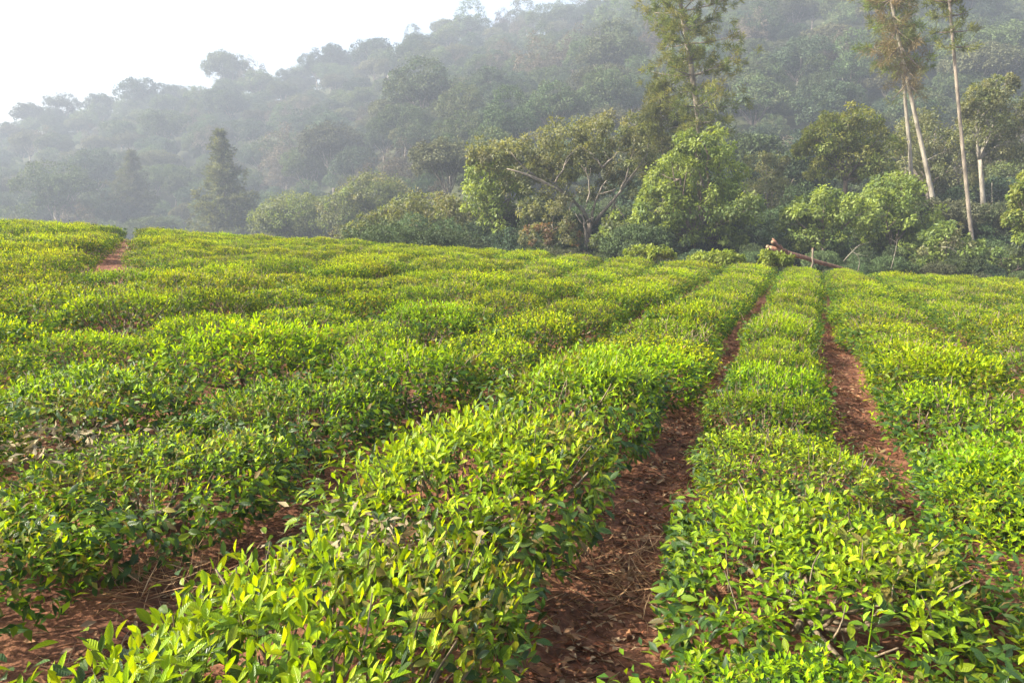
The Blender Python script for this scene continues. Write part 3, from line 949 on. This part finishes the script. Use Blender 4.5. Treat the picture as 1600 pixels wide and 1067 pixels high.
def tea_bush(seed, lod, shoots=200, lsz=1.0, long_=1.0, L=1.35, W=1.0, H=.45, old=.04, upright=1.0, mature_top=.25, wornlim=.52, green=1.0):
    r = np.random.default_rng(seed)
    a, b = L / 2, W / 2
    ox, oy = r.uniform(0, 100, 2)

    def top(x, y):
        th_ = np.arctan2(y / b, x / a)
        wob = .85 + .4 * vnoise(th_ * 1.6 + 20 + ox, oy + 0 * th_)
        e = (np.abs(x / a) ** 2.8 + np.abs(y / b) ** 2.8) * wob
        base = H * np.clip(1 - e, 0, 1) ** .25
        return base * (.74 + .50 * fbm((x + ox) * 2.6, (y + oy) * 2.7, 3))
    YG = YOUNG * np.array([green, 1, 1]); MG = MID * np.array([green, 1, 1])
    fol = MB()
    # shoots on the plucking table -------------------------------------------------
    n = int(shoots * L * W)
    x = r.uniform(-a, a, n * 2); y = r.uniform(-b, b, n * 2)
    dens = fbm((x + oy) * 2.4, (y + ox) * 2.4, 3)
    keep = (top(x, y) > .12) & (r.random(n * 2) < .35 + 1.1 * (dens - .22))
    x = x[keep][:n]; y = y[keep][:n]; n = len(x)
    z = top(x, y)
    vig = np.clip(r.normal(.8, .25, n) + .7 * (dens[keep][:n] - .45), .35, 1.6) * long_
    out = np.stack([np.sign(x) * np.abs(x / a) ** 3 * .9, np.sign(y) * np.abs(y / b) ** 3 * .9, np.ones(n) * upright], 1)
    sdir = norm(out + r.normal(size=(n, 3)) * np.array([.32, .32, .1]))
    slen = .085 * vig
    base = np.stack([x, y, z - .055], 1)
    mat = r.random(n) < mature_top
    worn = fbm((x + ox * 2) * 3.3, (y + oy * 2) * 3.3, 3) > wornlim
    # stems as thin three sided rods
    s_ = norm(np.cross(sdir, np.array([.3, .9, .2]))); t_ = np.cross(sdir, s_)
    rad = .0014
    ring = [s_ * rad, (-.5 * s_ + .87 * t_) * rad, (-.5 * s_ - .87 * t_) * rad]
    tip = base + sdir * slen[:, None]
    V = np.stack([base + ring[0], base + ring[1], base + ring[2], tip], 1).reshape(-1, 3)
    F = (np.arange(n) * 4)[:, None, None] + np.array([[0, 1, 3], [1, 2, 3], [2, 0, 3]])[None]
    fol.add(V, f3=F.reshape(-1, 3), c=np.repeat(MID[r.integers(0, 3, n)] * .8, 4, 0))
    a0 = r.uniform(0, 2 * PI, n)
    nl = 5
    for i in range(nl):
        f = i / (nl - 1)                  # 0 = lowest leaf, 1 = tip
        ang = a0 + i * 2.4 + r.normal(size=n) * .3
        el = np.radians(5 + 62 * f ** 1.2) + r.normal(size=n) * .22
        rd = np.stack([np.cos(ang) * np.cos(el), np.sin(ang) * np.cos(el), np.sin(el)], 1)
        rd = norm(rd + (sdir - np.array([0, 0, 1])) * .6)
        p = base + sdir * (slen * (.18 + .82 * f))[:, None]
        Ln = lsz * (.050 - .021 * f) * (.65 + .5 * vig) * r.uniform(.75, 1.25, n)
        yc = YG[r.integers(0, 4, n)]; mc = MG[r.integers(0, 3, n)]; dc = MATURE[r.integers(0, 4, n)]
        c = np.where((r.random(n) < f * .9 + .12)[:, None], yc, mc)
        c = np.where((mat & (r.random(n) < .75))[:, None], dc, c)
        c = np.where((worn & (r.random(n) < .42))[:, None], WORN[r.integers(0, 4, n)], c)
        c = c * r.uniform(.8, 1.2, (n, 1))
        leaves(fol, p, rd, np.tile([0, 0, 1.], (n, 1)) + r.normal(size=(n, 3)) * .25, Ln, Ln * r.uniform(.36, .46, n), c,
               droop=np.clip(.32 - .3 * f + r.normal(size=n) * .08, 0, .5), fold=.22, lod=lod)
    # mature leaf layer below the shoots and down the sides ---------------------------
    m = int(800 * L * W)
    x2 = r.uniform(-a, a, m); y2 = r.uniform(-b, b, m)
    z2 = top(x2, y2) - r.uniform(.03, .14, m)
    ok = z2 > .06
    P = [np.stack([x2, y2, z2], 1)[ok]]
    Nn = [norm(np.stack([x2 * .3, y2 * .3, np.ones(m)], 1)[ok])]
    per = 2 * (L + W)
    q = int(720 * per * .45)
    ang = r.uniform(0, 2 * PI, q)
    cs, sn_ = np.cos(ang), np.sin(ang)
    rr = 1 / (np.abs(cs) ** 3.4 + np.abs(sn_) ** 3.4) ** (1 / 3.4)
    hz = r.uniform(.10, .95, q)
    shrink = (.72 + .28 * np.clip(hz / .55, 0, 1)) * r.uniform(.86, 1.02, q)
    bump = .9 + .25 * vnoise(ang * 2.2 + ox, hz * 3 + oy)
    xs = cs * rr * a * shrink * bump; ys = sn_ * rr * b * shrink * bump
    zs = hz * H * .93
    P.append(np.stack([xs, ys, zs], 1)); Nn.append(norm(np.stack([cs / a, sn_ / b, np.full(q, .35)], 1)))
    P = np.concatenate(P); Nn = np.concatenate(Nn); k = len(P)
    d2 = norm(Nn * .8 + r.normal(size=(k, 3)) * .55 + np.array([0, 0, -.22]))
    up = norm(Nn + np.array([0, 0, .8]) + r.normal(size=(k, 3)) * .35)
    c = MATURE[r.integers(0, 4, k)] * r.uniform(.75, 1.35, (k, 1))
    c = np.where((r.random(k) < .26)[:, None], MID[r.integers(0, 3, k)], c)
    c = np.where((r.random(k) < old)[:, None], OLD[r.integers(0, 4, k)], c)
    Ln = lsz * r.uniform(.036, .07, k)
    leaves(fol, P, d2, up, Ln, Ln * r.uniform(.36, .46, k), c, droop=r.uniform(.1, .35, k), fold=.15, lod=lod)
    # woody frame: one short stump branching up to the table ---------------------------
    wd = MB()
    tube(wd, [(0, 0, -.08), (.01, 0, .03), (0, .01, .1)], [.035, .03, .028], 6)
    for i in range(16):
        an = i * 2.4 + r.uniform(-.3, .3); ra = math.sqrt((i + .5) / 16) * .9
        e = np.array([math.cos(an) * a * ra, math.sin(an) * b * ra, H * r.uniform(.55, .8)])
        p0 = np.array([0, 0, r.uniform(.03, .1)])
        pts = bez(p0, np.array([e[0] * .7, e[1] * .7, e[2] * .3]) + r.normal(size=3) * .03, e, 6)
        tube(wd, pts, np.linspace(.014, .005, 6), 4, cap=False)
        for j in range(2):
            e2 = e + np.array([r.uniform(-.12, .12), r.uniform(-.12, .12), r.uniform(.02, .12)])
            tube(wd, bez(pts[3], (pts[3] + e2) / 2 + r.normal(size=3) * .02, e2, 4), np.linspace(.006, .003, 4), 3, cap=False)
    for i in range(26):                       # bare plucked twigs standing out of the table
        an = r.uniform(0, 6.28); ra = math.sqrt(r.random()) * .85
        q0 = np.array([math.cos(an) * a * ra, math.sin(an) * b * ra, 0.])
        q0[2] = float(top(q0[0], q0[1])) - .09
        q2 = q0 + np.array([r.normal() * .035, r.normal() * .035, r.uniform(.09, .17)])
        tube(wd, bez(q0, (q0 + q2) / 2 + r.normal(size=3) * .015, q2, 4), np.linspace(.004, .002, 4), 3, cap=False)
    return fol.mesh('foliage', M_TEA_NEAR if lod == 2 else M_TEA), wd.mesh('stem', M_STEM), top


MIDV = [tea_bush(200 + i, 1, shoots=420, long_=[.75, .95, 1.35, .6][i % 4], old=.05, mature_top=[.05, .2, .1, .3][i % 4], lsz=[.85, 1, .95, .8][i % 4], green=.88 if i < 5 else 1.0, wornlim=.46 if i in (1, 3, 6, 8) else .53) for i in range(10)]
NEARV = [tea_bush(300 + i, 2, shoots=520, long_=[.85, 1.1, .7, .9, 1.25][i % 5], lsz=[.9, .92, .8, .95, 1.0][i % 5],
                  old=[.04, .015, .03, .03, .01][i % 5], mature_top=[.5, .08, .2, .42, .03][i % 5], green=[.84, .86, .9, .82, .82][i % 5]) for i in range(10)]

# leaf and shoot meshes for the bushes in front
leaf_meshes = []
for i in range(10):
    r = np.random.default_rng(500 + i)
    mb = MB()
    col = YOUNG[i % 4] if i < 5 else (MID[i % 3] if i < 8 else MATURE[i % 4])
    leaves(mb, np.zeros((1, 3)), np.array([[0, 1., 0]]), np.array([[0, 0, 1.]]), [1.0], [r.uniform(.38, .48)], col * r.uniform(.85, 1.1),
           droop=r.uniform(.08, .34), fold=r.uniform(.12, .28), lod=2)
    leaf_meshes.append(mb.mesh('leaf', M_TEA_NEAR))
shoot_meshes = []
for i in range(4):
    r = np.random.default_rng(520 + i)
    mb = MB()
    tube(mb, bez((0, 0, -.5), (r.uniform(-.1, .1), r.uniform(-.1, .1), .4), (r.uniform(-.15, .15), r.uniform(-.15, .15), 1), 5), np.linspace(.022, .012, 5), 5, c=MID[i % 3])
    shoot_meshes.append(mb.mesh('shoot', M_TEA_NEAR))

ORD = ['first', 'second', 'third', 'fourth', 'fifth', 'sixth', 'seventh', 'eighth', 'ninth', 'tenth', 'eleventh', 'twelfth', 'thirteenth', 'fourteenth', 'fifteenth', 'sixteenth', 'seventeenth', 'eighteenth', 'nineteenth', 'twentieth', 'twenty-first', 'twenty-second', 'twenty-third', 'twenty-fourth', 'twenty-fifth', 'twenty-sixth', 'twenty-seventh', 'twenty-eighth', 'twenty-ninth', 'thirtieth', 'thirty-first', 'thirty-second', 'thirty-third', 'thirty-fourth']


def row_phrase(k):
    if k == 0: return 'the row right of the central soil gap'
    if k == -1: return 'the row left of the central soil gap'
    if k > 0: return 'the %s row right of the central soil gap' % ORD[k]
    if -k - 1 < len(ORD): return 'the %s row left of the central soil gap' % ORD[-k - 1]
    return 'the far rows left of the central soil gap'


r = np.random.default_rng(77)
bushes = []
for k in range(-34, 11):
    lo, hi = k, k + 1
    v = -14 + r.uniform(0, 1.2)
    nogap = 0
    while v < 46:
        ln = r.uniform(1.0, 1.65)
        if k == 0 and v < 5.6 < v + ln + .4: ln = max(.75, 5.55 - v)
        vc = v + ln / 2
        uL, uR = float(gap_u(lo, vc)), float(gap_u(hi, vc))
        gw, gW = (.07, .25) if (k <= -2 or k >= 1) and vc > 4 else (.04, .21)
        uL += r.uniform(gw, gW) + gap_extra(lo, vc)
        uR -= r.uniform(gw, gW) + gap_extra(hi, vc)
        u = (uL + uR) / 2
        wid = uR - uL
        du = float(((gap_u(lo, vc + .3) + gap_u(hi, vc + .3)) - (gap_u(lo, vc - .3) + gap_u(hi, vc - .3))) / 1.2)
        p = RN * u + RD * vc
        gapv = r.uniform(-.10, .03) if r.random() < .68 else r.uniform(.08, .24)
        if k == 0 and abs(v + ln - 5.55) < .12: gapv = .38
        v += ln + gapv
        x, y = p
        if y < .35 or y > (36 if x < 4 else 31.5 - .03 * x) : continue
        if abs(x) > y * .667 * 1.12 + 1.6: continue
        # the footpath that climbs over the crest on the left
        dpath = abs(x + 1.0 + .455 * y) / math.hypot(1, .455)
        if dpath < .56 + .2 * r.random() and y > 11: continue
        bushes.append(dict(k=k, x=x, y=y, L=ln, W=wid, du=du, v=vc))


def bush_pos(bd):
    return float(terrain(bd['x'], bd['y']))


for bd in bushes:
    px, py, d = project((bd['x'], bd['y'], bush_pos(bd) + .36))
    bd['d'] = d; bd['px'] = px; bd['py'] = py
    inside = -60 < px < 1660 and py < 1180
    z0 = bush_pos(bd)
    hidden = bd['y'] > 29.5 and (CAM_Z + (z0 + .55 - CAM_Z) * 1.0) and py > np.interp(px, [0, 200, 400, 600, 800, 920, 1000, 1200, 1400, 1600], [345, 356, 364, 378, 393, 403, 404, 414, 431, 440]) + 5
    bd['seen'] = inside and not hidden
ind = sorted([b for b in bushes if b['seen']], key=lambda b: b['d'])[:300]
idset = set(id(b) for b in ind)
print('bushes', len(bushes), 'seen', sum(b['seen'] for b in bushes), 'individual', len(ind))
rank = {}
for b in sorted(ind, key=lambda b: b['v']):
    rank.setdefault(b['k'], []).append(b)
for k, lst in rank.items():
    for i, b in enumerate(lst):
        b['rank'] = i

mid_first = {}
nhero = 0
for bi, b in enumerate(ind):
    z = bush_pos(b)
    nearb = b['d'] < 5.2
    row = row_phrase(b['k'])
    lab = '%s tea bush from the camera in %s' % (ORD[b['rank']], row); grp = 'tea bushes in rows'
    root = empty('tea_bush', (b['x'], b['y'], z), lab, 'tea bush', grp)
    # lie along the row and on the slope
    yaw = -TH - math.atan(b['du'])                         # local +y along the row
    e = .3
    X = np.array([math.cos(yaw), math.sin(yaw)]); Yd = np.array([-math.sin(yaw), math.cos(yaw)])
    sx = (float(terrain(*(np.array([b['x'], b['y']]) + X * e))) - float(terrain(*(np.array([b['x'], b['y']]) - X * e)))) / (2 * e)
    sy = (float(terrain(*(np.array([b['x'], b['y']]) + Yd * e))) - float(terrain(*(np.array([b['x'], b['y']]) - Yd * e)))) / (2 * e)
    vi = int(r.integers(0, 10))
    if not nearb: vi = vi % 5 if b['d'] < r.uniform(6, 13) else 5 + vi % 5
    if nearb and b['k'] <= -2: vi = int(r.choice([0, 3, 5, 8, 2]))
    if nearb and b['k'] in (-1, 0): vi = int(r.choice([1, 4, 6, 9, 3, 7]))
    flip = r.random() < .5
    V = NEARV if nearb else MIDV
    fm, wm, top = V[vi]
    root.rotation_euler = (math.atan(sy), -math.atan(sx), yaw + (PI if flip else 0))
    if flip: root.rotation_euler = (-math.atan(sy), math.atan(sx), yaw + PI)
    # mesh is 1.35 long in x and 1.0 wide in y; children turn it so that length follows the row
    sL, sW, sH = b['L'] / 1.35 * 1.09, b['W'] * 1.06, r.uniform(.80, 1.18) * (1.2 if b['x'] < -1.0 - .455 * b['y'] and b['y'] > 8 else 1.0)
    for nm, me in (('foliage', fm), ('stem', wm)):
        c = obj(nm, me, root)
        c.rotation_euler = (0, 0, PI / 2); c.scale = (sL, sW, sH)
        if nm == 'foliage':
            c['kind'] = 'stuff'
            if not nearb: mid_first.setdefault(vi, c)
    if b['d'] < 4.2 and -150 < b['px'] < 1750 and b['py'] < 1150:
        nhero += 1
        rr = np.random.default_rng(900 + bi)
        for q in range(15):
            hx = rr.uniform(-.6, .6); hy = rr.uniform(-.42, .42)
            hz = float(top(np.array(hx), np.array(hy))) * sH
            if hz < .12: continue
            sl = rr.uniform(.06, .11)
            sh = obj('shoot', shoot_meshes[q % 4], root)
            # same turn as the foliage: (x, y) -> (-y, x)
            sh.location = (-hy * sW, hx * sL, hz - .045)
            sh.scale = (.12, .12, sl)
            tilt = rr.normal(size=2) * .22
            sh.rotation_euler = (tilt[0], tilt[1], rr.uniform(0, 6.28))
            for i in range(4):
                f = i / 3
                lf = obj('leaf', leaf_meshes[int(rr.integers(0, 5)) if f > .5 else int(rr.integers(3, 10))], sh)
                ll = rr.uniform(.05, .075) * (1 - .35 * f)
                lf.location = (0, 0, .25 + .75 * f)
                lf.rotation_euler = (math.radians(12 + 52 * f) + rr.normal() * .15, rr.normal() * .15, i * 2.4 + rr.normal() * .3)
                lf.scale = (ll / .12, ll / .12, ll / sl)
print('hero bushes', nhero)
far = [b for b in bushes if id(b) not in idset]
keys = sorted(mid_first)
if far:
    gn_scatter('far_tea_rows', [(b['x'], b['y'], bush_pos(b)) for b in far], [PI / 2 - TH + (PI if i % 2 else 0) for i in range(len(far))],
               [.98 + .1 * ((i * 37) % 10 - 5) / 10 for i in range(len(far))], [mid_first[k] for k in keys], [i * 7 % len(keys) for i in range(len(far))],
               'rest of the tea rows along the crest and at the field edges')

# ------------------------------------------------------------------ litter on the soil
r = np.random.default_rng(61)
lit = MB()
PX = []
for k in range(-6, 5):
    n = 9000 if k in (-1, 0, 1) else 3000
    v = 1.2 + 16 * r.random(n) ** 1.7
    u = gap_u(k, v) + r.normal(size=n) * .13
    PX.append(np.stack([RN[0] * u + RD[0] * v, RN[1] * u + RD[1] * v], 1))
n = 1500
yv = 9 + 19 * r.random(n)
PX.append(np.stack([-1.0 - .455 * yv + r.normal(size=n) * .3, yv], 1))
PX = np.concatenate(PX)


def gz(x, y):
    nr = 1 - sstep(16, 34, np.hypot(x, y))
    return terrain(x, y) + nr * (.10 * (fbm(x * 2.2, y * 2.2, 5) - .5) + .035 * (vnoise(x * 11, y * 11) - .5))


base = np.stack([PX[:, 0], PX[:, 1], gz(PX[:, 0], PX[:, 1]) + r.uniform(.003, .025, len(PX))], 1)
n = len(base)
LC = np.array([(.24, .12, .06), (.30, .17, .09), (.15, .075, .04), (.34, .24, .14), (.12, .06, .035), (.26, .10, .05)])
ang = r.uniform(0, 2 * PI, n)
d = np.stack([np.cos(ang), np.sin(ang), r.normal(size=n) * .25], 1)
Ls = r.uniform(.02, .06, n); tw = r.random(n) < .45
Ls = np.where(tw, r.uniform(.05, .16, n), Ls)
leaves(lit, base, d, np.tile([0, 0, 1.], (n, 1)) + r.normal(size=(n, 3)) * .5, Ls, np.where(tw, .004, Ls * .42), LC[r.integers(0, 6, n)] * r.uniform(.6, 1.2, (n, 1)),
       droop=.15, fold=.2, lod=0)
tag(obj('leaf_litter', lit.mesh('leaf_litter', M_DRY)), 'brown dry leaves and twigs lying in the soil gaps', kind='stuff')


def dry_patch(name, label, px, py, Y, rad, n, cols, ln, zlift, upr, seed, wid=.004):
    rr = np.random.default_rng(seed)
    c = pt(px, py, Y)
    mb = MB()
    p = rr.normal(size=(n, 2)) * rad * .5
    x = c[0] + p[:, 0]; y = c[1] + p[:, 1]
    z = terrain(x, y) + zlift + rr.uniform(0, .06, n)
    a = rr.uniform(0, 2 * PI, n)
    d = np.stack([np.cos(a), np.sin(a), rr.normal(size=n) * .3 + upr], 1)
    Ln = ln * rr.uniform(.5, 1.3, n)
    leaves(mb, np.stack([x, y, z], 1), d, rr.normal(size=(n, 3)), Ln, np.maximum(wid, Ln * (.3 if wid > .01 else 0)), np.asarray(cols)[rr.integers(0, len(cols), n)] * rr.uniform(.7, 1.2, (n, 1)), droop=.35, fold=.15, lod=1)
    o = obj(name, mb.mesh(name, M_DRY))
    return tag(o, label, kind='stuff')


STRAW = [(.36, .22, .11), (.42, .28, .15), (.28, .15, .08)]
GREY = [(.24, .20, .12), (.19, .15, .085), (.27, .23, .14), (.15, .12, .07)]
dry_patch('dry_grass', 'tangle of dry reddish straw hanging in the gap at lower left', 250, 940, 2.72, .26, 190, STRAW, .18, .03, .35, 1)
dry_patch('dry_grass', 'pale dry straw lying in the gap at the right edge', 1585, 690, 6.1, .45, 420, STRAW, .2, .02, .2, 2)
dry_patch('dry_grass', 'dry straw spread over the central soil gap', 985, 900, 3.05, .4, 420, STRAW, .14, .02, .1, 3)
dry_patch('dead_leaves', 'grey dead clippings lying on the bush at lower centre left', 590, 985, 2.35, .22, 220, GREY, .05, .40, .15, 4, .012)
dry_patch('dead_leaves', 'grey dead clippings lying on the bush at the left edge', 95, 830, 3.1, .3, 200, GREY, .05, .41, .15, 5, .012)

# bent pale stem arching over the bushes on the right
sb = MB()
Yq = 7.0
arc = [pt(1400, 628, Yq), pt(1415, 618, Yq), pt(1432, 626, Yq), pt(1446, 640, Yq), pt(1450, 655, Yq)]
b_ = arc[0].copy()
tube(sb, np.array(arc) - b_, np.linspace(.006, .004, 5), 5)
st = obj('bent_stem', sb.mesh('bent_stem', M_PALE), None, b_)
tag(st, 'pale bare stem arching over the tea in the second row on the right', 'stem')


# ------------------------------------------------------------------ fallen log, post and brush on the crest
def log(name, label, p0, p1, r0, r1, seed, cat='log', mat=None, group=None):
    rr = np.random.default_rng(seed)
    p0 = np.asarray(p0); p1 = np.asarray(p1)
    root = empty(name, p0, label, cat, group)
    t = np.linspace(0, 1, 9)[:, None]
    pts = (p0 + (p1 - p0) * t) + rr.normal(size=(9, 3)) * .02 - p0
    mb = MB(); tube(mb, pts, np.linspace(r0, r1, 9), 10)
    obj('bark', mb.mesh('bark', mat or M_LOG), root)
    dv = norm(pts[0] - pts[1])
    cb = MB(); tube(cb, [pts[0] - dv * .02, pts[0] + dv * .03], [r0 * .93, r0 * .93], 10)
    obj('cut_face', cb.mesh('cut_face', M_CUT), root)
    return root


Yl = 31.0
log('fallen_log', 'long red brown fallen log lying along the crest under the leafy shrubs', pt(1204, 388, Yl), pt(1345, 428, Yl + 1.5), .10, .06, 1)
log('cut_log', 'short cut log with orange end resting on top of the fallen log', pt(1207, 378, Yl - .3), pt(1232, 398, Yl + .6), .07, .05, 2)
log('cut_log', 'pale cut log end poking out left of the fallen log', pt(1197, 386, Yl - .5), pt(1222, 402, Yl + .6), .07, .06, 3)
log('dead_pole', 'thin pole slanting up from the pile of cut logs', pt(1208, 375, Yl), pt(1238, 402, Yl + .2), .035, .045, 4, 'pole')
pb = gpt(1271, 30.9)
log('wooden_post', 'short upright wooden post beside the fallen log', pt(1270, 389, 30.9), pb - np.array([0, 0, .15]), .035, .045, 5, 'post', M_BARK)
# dead branches tangled at the forest edge
rr = np.random.default_rng(88)
for i, (px, py, dx, dy, Y, lab) in enumerate([(1318, 408, 26, -26, 33, 'bare pale branch leaning in the brush just right of the post'),
                                              (1392, 420, 10, -46, 34, 'thin pale dead stem standing in the brush below the tall leafy shrub'),
                                              (1340, 424, -6, -30, 34, 'grey crooked stick poking up at the end of the fallen log'),
                                              (1472, 386, 26, 14, 37, 'pale drooping dead branch in the rough shrub near the slender trunk'),
                                              (1190, 340, -10, -40, 50, 'pale dead branch standing in the brown hollow'),
                                              (1440, 255, 40, -18, 47, 'crooked bare branch beside the leaning pale trunk'),
                                              (1425, 290, -4, -70, 50, 'slender pale pole trunk left of the leaning pale trunk'),
                                              (1550, 285, 2, 44, 57, 'thin white dead stem right of the straight white trunk')]):
    p0 = pt(px, py, Y); p1 = pt(px + dx, py + dy, Y + rr.uniform(-.4, .4))
    mb = MB()
    pts = bez(p0 * 0, (p1 - p0) / 2 + rr.normal(size=3) * .15, p1 - p0, 7)
    r0 = .05 if i == 6 else .014
    tube(mb, pts, np.linspace(r0, r0 * .5, 7), 5)
    for q in range(2):
        a = pts[rr.integers(2, 6)]
        tube(mb, bez(a, a + rr.normal(size=3) * .15, a + (p1 - p0) * .3 + rr.normal(size=3) * .25, 4), np.linspace(r0 * .4, r0 * .2, 4), 4)
    o = obj('dead_branch', mb.mesh('dead_branch', M_PALE), None, p0)
    tag(o, lab, 'branch')
tri = sum(len(m.loop_triangles) if m.loop_triangles else len(m.polygons) for m in bpy.data.meshes)
print('polys in unique meshes', sum(len(m.polygons) for m in bpy.data.meshes), 'objects', len(bpy.data.objects))
